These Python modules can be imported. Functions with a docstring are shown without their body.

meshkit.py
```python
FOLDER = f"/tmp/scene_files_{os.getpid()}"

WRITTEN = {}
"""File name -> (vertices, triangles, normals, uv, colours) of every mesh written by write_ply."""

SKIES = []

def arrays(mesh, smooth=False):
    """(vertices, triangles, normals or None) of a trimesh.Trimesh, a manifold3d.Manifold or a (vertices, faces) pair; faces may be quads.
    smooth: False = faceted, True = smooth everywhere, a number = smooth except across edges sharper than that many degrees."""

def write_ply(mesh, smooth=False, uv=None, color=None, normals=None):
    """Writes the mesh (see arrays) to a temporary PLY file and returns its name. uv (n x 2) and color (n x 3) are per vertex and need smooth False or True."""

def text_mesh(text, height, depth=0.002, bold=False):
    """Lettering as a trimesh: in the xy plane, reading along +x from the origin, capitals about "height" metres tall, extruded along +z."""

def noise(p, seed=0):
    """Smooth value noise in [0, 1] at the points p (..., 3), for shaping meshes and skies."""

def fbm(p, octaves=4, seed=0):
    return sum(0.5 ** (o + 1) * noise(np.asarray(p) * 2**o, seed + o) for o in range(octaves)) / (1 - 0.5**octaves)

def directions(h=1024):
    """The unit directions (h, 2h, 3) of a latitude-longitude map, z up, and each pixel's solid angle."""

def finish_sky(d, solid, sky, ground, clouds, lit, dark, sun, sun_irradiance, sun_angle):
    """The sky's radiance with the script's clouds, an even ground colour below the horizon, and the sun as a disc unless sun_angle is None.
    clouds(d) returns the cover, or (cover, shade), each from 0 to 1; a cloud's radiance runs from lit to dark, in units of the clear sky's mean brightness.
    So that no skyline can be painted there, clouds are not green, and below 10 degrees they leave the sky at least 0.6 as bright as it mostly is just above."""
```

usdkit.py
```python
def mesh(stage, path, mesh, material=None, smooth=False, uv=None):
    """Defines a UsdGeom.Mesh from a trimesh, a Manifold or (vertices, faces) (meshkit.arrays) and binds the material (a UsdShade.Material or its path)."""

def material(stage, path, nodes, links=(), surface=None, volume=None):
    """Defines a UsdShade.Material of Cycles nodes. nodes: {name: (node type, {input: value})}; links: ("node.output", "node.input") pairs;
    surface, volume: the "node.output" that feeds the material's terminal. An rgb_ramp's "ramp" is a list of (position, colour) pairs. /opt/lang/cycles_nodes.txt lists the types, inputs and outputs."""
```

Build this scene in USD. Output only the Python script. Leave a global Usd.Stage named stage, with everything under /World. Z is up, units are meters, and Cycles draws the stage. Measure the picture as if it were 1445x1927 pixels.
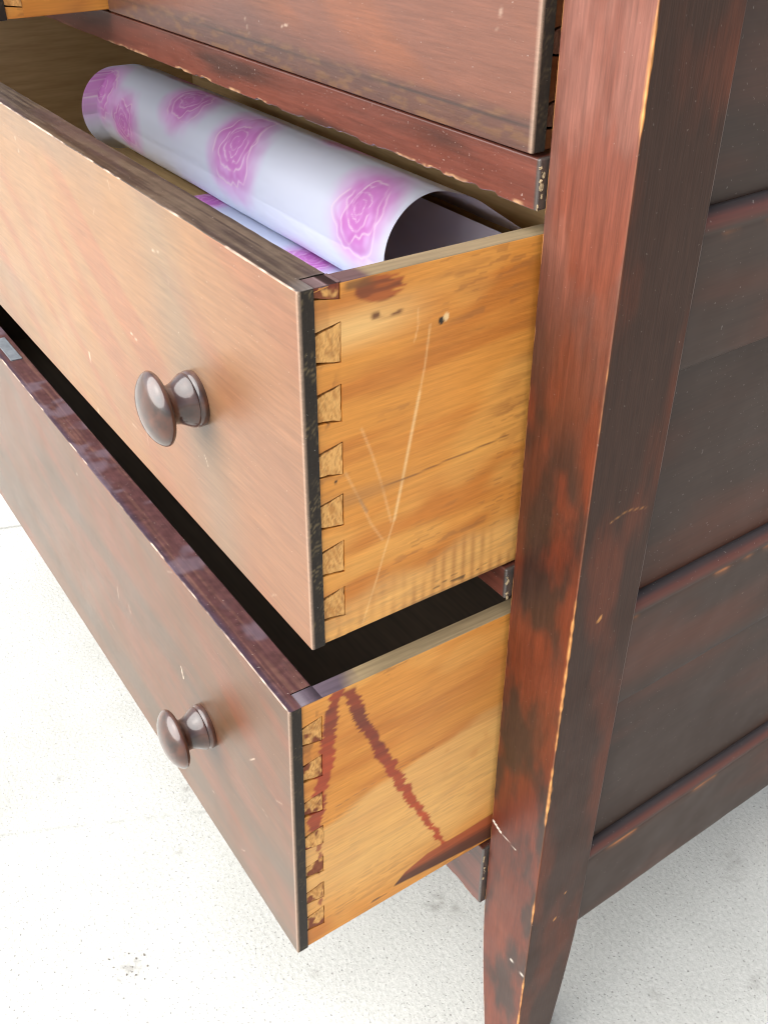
import math
import numpy as np
import trimesh
import usdkit
import meshkit
from pxr import Usd, UsdGeom, UsdLux, UsdShade, Gf, Sdf, Vt

stage = Usd.Stage.CreateInMemory()
UsdGeom.SetStageUpAxis(stage, UsdGeom.Tokens.z)
UsdGeom.SetStageMetersPerUnit(stage, 1.0)
UsdGeom.Xform.Define(stage, '/World')
UsdGeom.Scope.Define(stage, '/World/Looks')
T = Sdf.ValueTypeNames

# ------------------------------------------------------------ camera, sky, sun, exposure
EXPOSURE = 2.25
SUN_AZ = math.radians(192.0)      # direction towards the sun, clockwise from +y
SUN_EL = math.radians(44.0)
SUN_I, SUN_ANGLE, SKY = 0.40, 85.0, 0.05

cam = UsdGeom.Camera.Define(stage, '/World/camera')
Rm = np.array([[0.56360195, 0.8259991, -0.00885001], [0.47425683, -0.33233336, -0.81525149], [-0.67633815, 0.45528016, -0.57903945]])
Cc = np.array([0.28012365, -0.31545978, 0.90075353])
cm = np.eye(4)
cm[0, :3], cm[1, :3], cm[2, :3], cm[3, :3] = Rm[0], -Rm[1], -Rm[2], Cc
cam.AddTransformOp().Set(Gf.Matrix4d(cm.tolist()))
cam.CreateHorizontalApertureAttr(36.0)
cam.CreateVerticalApertureAttr(36.0 * 1024 / 767)
cam.CreateFocalLengthAttr(36.0 * 1839.93 / 1445)
cam.CreateClippingRangeAttr((0.02, 1000))
cam.CreateExposureAttr(EXPOSURE)

sd = np.array([math.sin(SUN_AZ) * math.cos(SUN_EL), math.cos(SUN_AZ) * math.cos(SUN_EL), math.sin(SUN_EL)])
sky_mat = usdkit.material(stage, '/World/Looks/sky_look', {
    's': ('sky_texture', {'sky_type': 'single_scattering', 'sun_disc': False, 'sun_elevation': SUN_EL, 'sun_rotation': math.atan2(sd[0], sd[1]), 'aerosol_density': 2.0}),
    'h': ('hsv', {'hue': .5, 'saturation': .4, 'value': 1.0, 'fac': 1.0}),
    'b': ('background_shader', {'strength': SKY})}, [('s.color', 'h.color'), ('h.color', 'b.color')], surface='b.background')
dome = UsdLux.DomeLight.Define(stage, '/World/sky')
UsdShade.MaterialBindingAPI.Apply(dome.GetPrim()).Bind(sky_mat)
dome.GetPrim().SetCustomDataByKey('kind', 'structure')
sun = UsdLux.DistantLight.Define(stage, '/World/sun')
sun.CreateIntensityAttr(SUN_I)
sun.CreateAngleAttr(SUN_ANGLE)
sun.CreateNormalizeAttr(True)
sun.CreateColorAttr(Gf.Vec3f(1.0, 0.975, 0.945))
z = sd / np.linalg.norm(sd)
x = np.cross([0, 0, 1], z); x /= np.linalg.norm(x)
y = np.cross(z, x)
sm = np.eye(4); sm[0, :3], sm[1, :3], sm[2, :3] = x, y, z
sun.AddTransformOp().Set(Gf.Matrix4d(sm.tolist()))

# ------------------------------------------------------------ helpers
def tag(prim, **kw):
    for k, v in kw.items():
        prim.SetCustomDataByKey(k, v)
    return prim

def thing(name, label, category, loc=(0, 0, 0), pitch=0.0, group=None):
    xf = UsdGeom.Xform.Define(stage, numbered('/World/' + name))
    xf.AddTranslateOp().Set(Gf.Vec3d(*loc))
    if pitch:
        xf.AddRotateXOp().Set(-math.degrees(pitch))
    tag(xf.GetPrim(), label=label, category=category)
    if group:
        tag(xf.GetPrim(), group=group)
    return str(xf.GetPath())

def numbered(path):
    if not stage.GetPrimAtPath(path):
        return path
    k = 1
    while stage.GetPrimAtPath(f'{path}_{k:03d}'):
        k += 1
    return f'{path}_{k:03d}'

def emit(path, v, f, mat, n=None, col=None, label=None, gloss=None):
    """One Mesh prim; f triangles or quads; n normals and col colours per vertex."""
    path = numbered(path)
    m = UsdGeom.Mesh.Define(stage, path)
    f = np.asarray(f, np.int32)
    m.CreatePointsAttr(Vt.Vec3fArray.FromNumpy(np.asarray(v, np.float32)))
    m.CreateFaceVertexCountsAttr(Vt.IntArray.FromNumpy(np.full(len(f), f.shape[1], np.int32)))
    m.CreateFaceVertexIndicesAttr(Vt.IntArray.FromNumpy(f.ravel()))
    m.CreateSubdivisionSchemeAttr('none')
    if n is not None:
        m.CreateNormalsAttr(Vt.Vec3fArray.FromNumpy(np.asarray(n, np.float32)))
        m.SetNormalsInterpolation('vertex')
    if col is not None:
        UsdGeom.PrimvarsAPI(m).CreatePrimvar('paint', T.Color3fArray, 'vertex').Set(Vt.Vec3fArray.FromNumpy(np.clip(col, 0.002, 0.95).astype(np.float32)))
        g = np.ones(len(v)) if gloss is None else np.asarray(gloss, float)
        UsdGeom.PrimvarsAPI(m).CreatePrimvar('gloss', T.FloatArray, 'vertex').Set(Vt.FloatArray.FromNumpy(g.astype(np.float32)))
    UsdShade.MaterialBindingAPI.Apply(m.GetPrim()).Bind(UsdShade.Material.Get(stage, '/World/Looks/' + mat))
    if label:
        tag(m.GetPrim(), label=label)
    return path

def tri(path, mesh, mat, smooth=30, label=None):
    path = numbered(path)
    m = usdkit.mesh(stage, path, mesh, '/World/Looks/' + mat, smooth=smooth)
    if label:
        tag(m.GetPrim(), label=label)
    return path

def axpts(lo, hi, r, step, rl=True, rh=True):
    a = lo + (r if rl else 0)
    b = hi - (r if rh else 0)
    if np.ndim(step) == 0:
        mid = np.linspace(a, b, max(2, int(math.ceil((b - a) / step)) + 1))
    else:
        mid = np.clip(np.asarray(step), a, b); mid[0] = a; mid[-1] = b
    pre = [lo, lo + .3 * r, lo + .65 * r] if rl else []
    post = [hi - .65 * r, hi - .3 * r, hi] if rh else []
    return np.concatenate([pre, mid, post])

def gridbox(lo, hi, r=.001, step=(.01, .01, .01), soft=((1, 1), (1, 1), (1, 1))):
    """A box of six fine grids with its edges rounded by r: vertices, quads, normals. soft[axis] = (low side rounded, high side rounded)."""
    lo, hi = np.asarray(lo, float), np.asarray(hi, float)
    pts = [axpts(lo[k], hi[k], r, step[k], *soft[k]) for k in range(3)]
    ilo = lo + r * np.array([s[0] for s in soft]); ihi = hi - r * np.array([s[1] for s in soft])
    V, F, N, off = [], [], [], 0
    for k in range(3):
        a, b = [i for i in range(3) if i != k]
        A, B = np.meshgrid(pts[a], pts[b], indexing='ij')
        for side in (0, 1):
            P = np.zeros((*A.shape, 3)); P[..., a] = A; P[..., b] = B; P[..., k] = (lo, hi)[side][k]
            P = P.reshape(-1, 3)
            c = np.clip(P, ilo, ihi); d = P - c
            L = np.linalg.norm(d, axis=1, keepdims=True)
            nn = np.zeros_like(P); nn[:, k] = (-1, 1)[side]
            n = np.where(L > 1e-9, d / np.maximum(L, 1e-12), nn)
            if not soft[k][side]:
                n = nn + 0 * n; L2 = L
            P = np.where(L > 1e-9, c + d / np.maximum(L, 1e-12) * np.minimum(L, r), P)
            na, nb = A.shape
            i = np.arange(na * nb).reshape(na, nb)
            q = np.stack([i[:-1, :-1], i[1:, :-1], i[1:, 1:], i[:-1, 1:]], -1).reshape(-1, 4)
            flip = (side == 0) ^ (k == 1)
            if flip:
                q = q[:, ::-1]
            V.append(P); N.append(n); F.append(q + off); off += len(P)
    return np.vstack(V), np.vstack(F), np.vstack(N)

def join(*parts):
    V, F, N, off = [], [], [], 0
    for v, f, n in parts:
        V.append(v); F.append(f + off); N.append(n); off += len(v)
    return np.vstack(V), np.vstack(F), np.vstack(N)

def sst(a, b, x):
    t = np.clip((x - a) / (b - a), 0, 1)
    return t * t * (3 - 2 * t)

def mixc(a, b, t):
    t = np.asarray(t)[:, None]
    return a * (1 - t) + np.asarray(b, float) * t

def nz(p, s, seed=0):
    return meshkit.noise(np.asarray(p) * np.asarray(s, float), seed)

def fb(p, s, seed=0, o=4):
    return meshkit.fbm(np.asarray(p) * np.asarray(s, float), o, seed)

def stroke(a, b, pts, w, soft=.0004):
    """Mask of a thin polyline drawn in the plane (a, b)."""
    out = np.zeros(len(a))
    for (x0, y0), (x1, y1) in zip(pts[:-1], pts[1:]):
        dx, dy = x1 - x0, y1 - y0
        t = np.clip(((a - x0) * dx + (b - y0) * dy) / max(dx * dx + dy * dy, 1e-12), 0, 1)
        d = np.hypot(a - x0 - t * dx, b - y0 - t * dy)
        out = np.maximum(out, 1 - sst(w - soft, w + soft, d))
    return out

# ------------------------------------------------------------ materials
def painted(name, rough=.4, rough_var=.1, spec=.5, grain=(60, 60, 60), bump=.15, coat=0., coat_rough=.1, speck=0., speck_scale=500, tone=.25, dist=.0006, speck_col=(.75, .68, .6)):
    """A surface whose colour is read from the mesh and gets fine grain, relief and dust on top."""
    nodes = {
        'a': ('attribute', {'attribute': 'paint'}),
        'tc': ('texture_coordinate', {}),
        'm': ('mapping', {'mapping_type': 'point', 'scale': grain}),
        'g': ('noise_texture', {'scale': 1.0, 'detail': 5.0, 'roughness': .65}),
        'gr': ('map_range', {'from_min': .25, 'from_max': .75, 'to_min': 1 - tone, 'to_max': 1 + tone}),
        'gv': ('mix', {'mix_type': 'multiply', 'fac': 1.0}),
        'n2': ('noise_texture', {'scale': 18.0, 'detail': 4.0, 'roughness': .6}),
        'rr': ('map_range', {'from_min': .3, 'from_max': .7, 'to_min': rough - rough_var, 'to_max': rough + rough_var}),
        'bp': ('bump', {'strength': bump, 'distance': dist}),
        'p': ('principled_bsdf', {'specular_ior_level': spec, 'coat_weight': coat, 'coat_roughness': coat_rough}),
        'cc': ('combine_color', {}),
        'gl': ('attribute', {'attribute': 'gloss'}),
        'cw': ('math', {'math_type': 'multiply', 'value2': float(coat)}), 'sw': ('math', {'math_type': 'multiply', 'value2': float(spec)}),
    }
    links = [('tc.object', 'm.vector'), ('m.vector', 'g.vector'), ('g.fac', 'gr.value'), ('a.color', 'gv.color1'),
             ('gr.result', 'cc.r'), ('gr.result', 'cc.g'), ('gr.result', 'cc.b'), ('cc.color', 'gv.color2'),
             ('tc.object', 'n2.vector'), ('n2.fac', 'rr.value'), ('rr.result', 'p.roughness'), ('g.fac', 'bp.height'), ('bp.normal', 'p.normal'),
             ('gl.fac', 'cw.value1'), ('gl.fac', 'sw.value1'), ('cw.value', 'p.coat_weight'), ('sw.value', 'p.specular_ior_level')]
    last = 'gv.color'
    if speck:
        nodes |= {'v': ('voronoi_texture', {'scale': speck_scale, 'randomness': 1.0}) if False else ('noise_texture', {'scale': float(speck_scale), 'detail': 1.0}),
                  'vr': ('map_range', {'from_min': .73 , 'from_max': .80, 'to_min': 0., 'to_max': speck, 'clamp': True}),
                  'sm': ('mix', {'mix_type': 'mix', 'color2': speck_col})}
        links += [('tc.object', 'v.vector'), ('v.fac', 'vr.value'), ('vr.result', 'sm.fac'), (last, 'sm.color1')]
        last = 'sm.color'
    links.append((last, 'p.base_color'))
    usdkit.material(stage, '/World/Looks/' + name, nodes, links, surface='p.BSDF')

def plain(name, col, col2, rough, scale=40, grain=(1, 1, 1), bump=.2, spec=.5, detail=5., dist=.0006):
    usdkit.material(stage, '/World/Looks/' + name, {
        'tc': ('texture_coordinate', {}), 'm': ('mapping', {'mapping_type': 'point', 'scale': grain}),
        'n': ('noise_texture', {'scale': float(scale), 'detail': detail, 'roughness': .65}),
        'r': ('rgb_ramp', {'ramp': [(.3, col), (.7, col2)]}),
        'b': ('bump', {'strength': bump, 'distance': dist}),
        'p': ('principled_bsdf', {'roughness': rough, 'specular_ior_level': spec})},
        [('tc.object', 'm.vector'), ('m.vector', 'n.vector'), ('n.fac', 'r.fac'), ('r.color', 'p.base_color'), ('n.fac', 'b.height'), ('b.normal', 'p.normal')], surface='p.BSDF')

painted('finish_upright', rough=.42, rough_var=.07, spec=.38, grain=(900, 900, 45), bump=.14, speck=.1, speck_scale=520, tone=.32, coat=.12, coat_rough=.3)
painted('finish_level', rough=.36, rough_var=.05, spec=.5, grain=(30, 600, 600), bump=.16, speck=.25, speck_scale=620, tone=.2, coat=.3, coat_rough=.24)
painted('finish_side', rough=.5, rough_var=.06, spec=.28, grain=(700, 25, 700), bump=.08, speck=.12, speck_scale=520, tone=.12)
painted('bare_pine', rough=.55, rough_var=.08, spec=.35, grain=(500, 26, 700), bump=.15, tone=.16)
painted('end_grain', rough=.75, rough_var=.08, spec=.25, grain=(700, 900, 260), bump=.35, tone=.2, dist=.0008)
painted('paper_print', rough=.45, rough_var=.05, spec=.4, grain=(900, 900, 900), bump=.02, tone=.01)
plain('dark_stained', (.05, .022, .016), (.11, .04, .027), .45, scale=30, grain=(1, 6, 6))
plain('inner_wood', (.44, .30, .145), (.60, .44, .23), .6, scale=14, grain=(1, 12, 12), bump=.15)
plain('inner_wood_side', (.44, .30, .145), (.60, .44, .23), .6, scale=14, grain=(12, 1, 12), bump=.15)
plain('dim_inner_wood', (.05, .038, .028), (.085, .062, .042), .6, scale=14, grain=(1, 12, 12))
plain('old_wood', (.06, .045, .035), (.11, .085, .065), .7, scale=40, grain=(1, 8, 8))
usdkit.material(stage, '/World/Looks/knob_finish', {
    'tc': ('texture_coordinate', {}), 'n': ('noise_texture', {'scale': 90.0, 'detail': 4.0}), 'r': ('rgb_ramp', {'ramp': [(.3, (.014, .006, .004)), (.7, (.075, .022, .010))]}),
    'n2': ('noise_texture', {'scale': 260.0, 'detail': 3.0}), 'b': ('bump', {'strength': .08, 'distance': .0006}),
    'p': ('principled_bsdf', {'roughness': .34, 'specular_ior_level': .35, 'coat_weight': 1.0, 'coat_roughness': .12, 'coat_ior': 1.55})},
    [('tc.object', 'n.vector'), ('tc.object', 'n2.vector'), ('n.fac', 'r.fac'), ('r.color', 'p.base_color'), ('n2.fac', 'b.height'), ('b.normal', 'p.normal')], surface='p.BSDF')
plain('knob_shadow_line', (.01, .008, .007), (.02, .015, .012), .6)
plain('lock_metal', (.07, .08, .09), (.15, .165, .18), .5, scale=120)
plain('chipped_wood', (.22, .16, .09), (.45, .34, .2), .7, scale=200)

RED, DARK, LIGHTW = np.array([.15, .032, .013]), np.array([.032, .016, .012]), np.array([.52, .23, .07])

# ------------------------------------------------------------ ground
def ground():
    xs = np.r_[-40, -6, -2, np.linspace(-1.3, .45, 500), 2, 6, 40]
    ys = np.r_[-40, -6, -2, np.linspace(-.6, .75, 400), 2, 6, 40]
    X, Y = np.meshgrid(xs, ys, indexing='ij')
    v = np.stack([X.ravel(), Y.ravel(), 0 * X.ravel()], 1)
    i = np.arange(len(v)).reshape(X.shape)
    quads = np.stack([i[:-1, :-1], i[1:, :-1], i[1:, 1:], i[:-1, 1:]], -1).reshape(-1, 4)
    c = np.ones((len(v), 3)) * .9
    # hairline seams with dirt gathered in them, grey smudges, broad mottling
    d = stroke(v[:, 0], v[:, 1] + .006 * (fb(v, (30, 30, 1), 5, 3) - .5), [(-.62, -.52), (-.5041, -.2831), (-.4112, -.0973), (-.30, .13)], .0012, .0012) * sst(.42, .6, fb(v, (60, 60, 1), 7, 3))
    c = mixc(c, np.array([.42, .43, .42]), .45 * d)
    d = stroke(v[:, 0], v[:, 1] + .004 * (fb(v, (40, 40, 1), 6, 3) - .5), [(-1.12, -.25), (-1.079, -.124), (-1.0, .09)], .002, .002) * sst(.35, .55, fb(v, (50, 50, 1), 8, 3))
    c = mixc(c, np.array([.40, .40, .38]), .8 * d)
    for k, (px, py, r, a) in enumerate([(-.2919, -.2322, .016, .55), (-.278, -.247, .007, .5), (-.1739, .0485, .014, .6), (-.158, .060, .012, .55), (-.1819, -.0915, .006, .4), (-.45, -.10, .006, .5), (-.38, -.14, .007, .4), (.02, .16, .012, .3), (.06, .25, .02, .25), (-.03, .33, .02, .3), (-.235, -.30, .008, .4)]):
        q = np.hypot((v[:, 0] - px) + .35 * (v[:, 1] - py), v[:, 1] - py) / r
        c = mixc(c, np.array([.36, .33, .31]), a * sst(1.15, .2, q + .9 * (fb(v, (90, 90, 1), 30 + k, 3) - .5)) * sst(.42, .62, fb(v, (190, 190, 1), 50 + k, 3)))
    c *= (.90 + .2 * fb(v, (9, 9, 1), 71, 4))[:, None]
    usdkit.material(stage, '/World/Looks/concrete', {
        'tc': ('texture_coordinate', {}),
        'n1': ('noise_texture', {'scale': 2.2, 'detail': 6.0, 'roughness': .6}),
        'n2': ('noise_texture', {'scale': 260.0, 'detail': 4.0, 'roughness': .65}),
        'n3': ('noise_texture', {'scale': 420.0, 'detail': 2.5, 'roughness': .5}),
        'n4': ('noise_texture', {'scale': 26.0, 'detail': 3.0}),
        'r1': ('rgb_ramp', {'ramp': [(.3, (.47, .47, .435)), (.7, (.585, .585, .55))]}),
        'r2': ('map_range', {'from_min': .3, 'from_max': .7, 'to_min': .86, 'to_max': 1.1}),
        'c2': ('combine_color', {}), 'mu': ('mix', {'mix_type': 'multiply', 'fac': 1.0}),
        'r3': ('map_range', {'from_min': .63, 'from_max': .70, 'to_min': 0., 'to_max': .6, 'clamp': True}),
        'mi': ('mix', {'mix_type': 'mix', 'color2': (.14, .13, .12)}),
        'r4': ('map_range', {'from_min': .69, 'from_max': .78, 'to_min': 0., 'to_max': .3, 'clamp': True}),
        'mj': ('mix', {'mix_type': 'mix', 'color2': (.2, .19, .18)}),
        'pa': ('attribute', {'attribute': 'paint'}), 'mp': ('mix', {'mix_type': 'multiply', 'fac': 1.0}),
        'hs': ('math', {'math_type': 'multiply_add', 'value2': -.9}),
        'b': ('bump', {'strength': .6, 'distance': .0013}),
        'p': ('principled_bsdf', {'roughness': .85, 'specular_ior_level': .25})},
        [('tc.object', f'{n}.vector') for n in ('n1', 'n2', 'n3', 'n4')] + [
         ('n1.fac', 'r1.fac'), ('n2.fac', 'r2.value'), ('r2.result', 'c2.r'), ('r2.result', 'c2.g'), ('r2.result', 'c2.b'),
         ('r1.color', 'mu.color1'), ('c2.color', 'mu.color2'), ('n3.fac', 'r3.value'), ('r3.result', 'mi.fac'), ('mu.color', 'mi.color1'),
         ('n4.fac', 'r4.value'), ('r4.result', 'mj.fac'), ('mi.color', 'mj.color1'), ('mj.color', 'mp.color1'), ('pa.color', 'mp.color2'), ('mp.color', 'p.base_color'),
         ('r3.result', 'hs.value1'), ('n2.fac', 'hs.value3'), ('hs.value', 'b.height'), ('b.normal', 'p.normal')], surface='p.BSDF')
    tag(stage.GetPrimAtPath(emit('/World/ground', v, quads, 'concrete', np.tile([0, 0, 1.], (len(v), 1)), c)), kind='structure', label='pale speckled concrete slab under the dresser')
ground()

# ------------------------------------------------------------ dresser case
PW, PD, CX, YB = .0523, .052, -.571, .45      # post width and depth, middle of the front, back of the case
XL = 2 * CX
dresser = thing('dresser', 'old reddish brown stained wooden dresser case with tapered legs, worn edges and panelled side', 'dresser')

def post_paint(v, n, seed, x_out, front, sgn):
    """Stained upright: red and dark clouds drawn out along the grain, pale worn arrises, chips and scratches."""
    a = fb(v, (50, 50, 17), seed, 5); b = fb(v, (60, 60, 9), seed + 9, 3); s = fb(v, (420, 420, 16), seed + 5, 3)
    c = mixc(np.tile(RED * np.array([.66, .62, .62]), (len(v), 1)), DARK * np.array([1.0, .85, .75]), sst(.40, .64, a))
    c = mixc(c, (.125, .027, .010), .6 * sst(.45, .78, b))
    c = mixc(c, (.200, .075, .052), (.40 + .45 * sst(.42, .62, a)) * sst(.62, .84, v[:, 2]))   # paler and pinker towards the top
    c *= (0.72 + .56 * s)[:, None]
    c *= np.array([1.0, 1.0, 1.0])
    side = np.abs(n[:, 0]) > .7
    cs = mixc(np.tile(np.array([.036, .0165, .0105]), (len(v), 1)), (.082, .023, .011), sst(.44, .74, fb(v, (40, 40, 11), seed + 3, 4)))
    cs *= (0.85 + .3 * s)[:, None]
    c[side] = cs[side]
    return c

def post(x0, x1, y0, y1, sgn, fine, seed, label=None):
    top = 1.0
    if fine:
        zst = np.concatenate([np.linspace(.0, .2, 80), np.linspace(.2, .95, 620)[1:], [1.0]])
        st = (.0011, .0013, zst)
    else:
        st = (.02, .02, .02)
    r = .0013
    v, f, n = gridbox((x0, y0, 0), (x1, y1, top), r, st)
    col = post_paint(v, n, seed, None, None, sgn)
    if fine:   # the post the photograph shows
        x, y, zz = v.T
        worn = np.clip(1 - np.hypot(x, y) / (.0016 + .0009 * nz(v, (1, 1, 120), 4)), 0, 1)
        keep = .55 + .35 * nz(v, (1, 1, 240), 8)
        cl = sst(.42, .72, fb(v, (0, 0, 16), 21, 4))
        edge = sst(.0004, -.0004, np.hypot(x + .0004, y + .0004) - .0004 - .0011 * cl * (.5 + nz(v, (0, 0, 170), 3)))
        col = mixc(col, LIGHTW * (.65 + .7 * nz(v, (200, 200, 300), 2))[:, None], np.maximum(edge * keep, 0))
        edge2 = (np.hypot(x, y - PD) < .0011).astype(float) * sst(.4, .5, nz(v, (1, 1, 40), 11)) * .35
        col = mixc(col, np.array([.35, .26, .22]), edge2)
        edge3 = (np.hypot(x + PW, y) < .0010).astype(float) * sst(.45, .55, nz(v, (1, 1, 90), 12)) * .8
        col = mixc(col, LIGHTW * .8, edge3)
        fr = (n[:, 1] < -.5)
        m = stroke(x, zz, [(-.0249, .2982), (-.0330, .2990), (-.0409, .3000)], .0003) * .7
        m = np.maximum(m, stroke(x, zz, [(-.0415, .2998), (-.0455, .3015), (-.0500, .3036)], .0011) * 1.2)
        m = np.maximum(m, stroke(x, zz, [(-.0175, .1673), (-.0013, .1641)], .0003) * .8)
        col[fr] = mixc(col, np.array([.75, .68, .58]), np.clip(m, 0, 1))[fr]
        sd_ = (n[:, 0] > .5)
        m = stroke(y, zz, [(.0205, .5242), (.0218, .5262)], .0012)
        m = np.maximum(m, stroke(y, zz, [(.0235, .222), (.0245, .2235)], .0011))
        m = np.maximum(m, stroke(y, zz, [(.031, .2497), (.0318, .2512)], .0006))
        m = np.maximum(m, .5 * stroke(y, zz, [(.018, .595), (.030, .598), (.045, .594)], .0003))
        col[sd_] = mixc(col, LIGHTW * .9, np.clip(m, 0, 1))[sd_]
    # the leg below the rails tapers on its inner faces
    t = np.clip((.20 - v[:, 2]) / .20, 0, 1)
    xo = x1 if sgn > 0 else x0
    yo = y0 if y0 < .2 else y1
    v[:, 0] = xo + (v[:, 0] - xo) * (1 - .33 * t ** 1.5)
    v[:, 1] = yo + (v[:, 1] - yo) * (1 - .33 * t ** 1.4)
    return emit(dresser + '/post', v, f, 'finish_upright', n, col, label, np.where(np.abs(n[:, 0]) > .7, .35, 1.0))

post(-PW, 0, 0, PD, 1, True, 3, 'front post with a pale worn arris and tapered leg')
post(XL, XL + PW, 0, PD, -1, False, 13)
post(-PW, 0, YB - PD, YB, 1, False, 23)
post(XL, XL + PW, YB - PD, YB, -1, False, 33)

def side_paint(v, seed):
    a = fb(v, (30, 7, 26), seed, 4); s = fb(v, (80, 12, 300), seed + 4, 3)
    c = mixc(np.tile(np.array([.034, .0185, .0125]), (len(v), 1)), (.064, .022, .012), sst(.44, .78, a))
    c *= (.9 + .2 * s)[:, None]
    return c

# side rails with a rounded bead along the top, and the sunk panels between them
RAILS = [(.19, .2800), (.4330, .5200), (.672, .7530), (.93, .985)]
def side_rail(z0, z1, xo, sgn):
    prof = [(-.018, z0), (-.0032, z0), (-.0024, z0 + .0008), (-.0022, z0 + .004), (-.0022, z1 - .0142), (-.0024, z1 - .0125), (-.0026, z1 - .0118),
            (-.0024, z1 - .0105), (-.0022, z1 - .009), (-.0026, z1 - .0065), (-.0036, z1 - .004), (-.0054, z1 - .0018), (-.0075, z1 - .0008), (-.0098, z1 - .0006), (-.0105, z1 - .001), (-.018, z1 - .001)]
    P = np.array(prof); seg = []
    for a, b in zip(P[:-1], P[1:]):
        k = max(1, int(np.linalg.norm(b - a) / .004))
        seg += [a + (b - a) * i / k for i in range(k)]
    P = np.array(seg + [P[-1]])
    ys = np.linspace(PD, YB - PD, 150 if sgn > 0 else 4)
    V = np.array([[xo + sgn * p[0], yy, p[1]] for yy in ys for p in P]); m = len(P)
    if sgn > 0:
        V[:, 0] += .0005 * (nz(V, (1, 60, 60), 5) - .5)
    i = np.arange(len(V)).reshape(len(ys), m)
    F = np.stack([i[:-1, :-1], i[1:, :-1], i[1:, 1:], i[:-1, 1:]], -1).reshape(-1, 4)
    if sgn > 0:
        F = F[:, ::-1]
    col = side_paint(V, 41 + int(z0 * 100))
    zz = V[:, 2]
    lip = np.exp(-((zz - (z1 - .0128)) / .0012) ** 2) * sst(.52, .72, fb(V, (0, 22, 0), int(z1 * 90), 5))
    col = mixc(col, np.array([.42, .15, .05]), .8 * lip)
    bead = sst(z1 - .011, z1 - .006, zz)
    col = mixc(col, np.array([.10, .028, .02]), .8 * bead * (1 - sst(z1 - .003, z1 - .001, zz)))
    col = mixc(col, np.array([.035, .032, .034]), sst(z1 - .0026, z1 - .0012, zz) * .8)
    nn = trimesh.Trimesh(V, np.vstack([F[:, [0, 1, 2]], F[:, [0, 2, 3]]]), process=False).vertex_normals
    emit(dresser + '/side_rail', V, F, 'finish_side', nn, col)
def side_panel(z0, z1, xo, sgn):
    if sgn > 0:
        v, f, n = gridbox((-.018, PD - .004, z0), (-.0105, YB - PD + .004, z1), .0005, (.01, .004, .003))
    else:
        v, f, n = gridbox((XL + .0105, PD - .004, z0), (XL + .018, YB - PD + .004, z1), .0005, (.01, .1, .1))
    col = side_paint(v, 71 + int(z0 * 100))
    if z0 > .7 and sgn > 0:
        col *= .9
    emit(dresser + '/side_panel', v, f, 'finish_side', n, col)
for sgn, xo in ((1, 0.), (-1, XL)):
    for z0, z1 in RAILS:
        side_rail(z0, z1, xo, sgn)
    for (a, b), (c, d) in zip(RAILS[:-1], RAILS[1:]):
        side_panel(b - .006, c + .006, xo, sgn)

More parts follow.
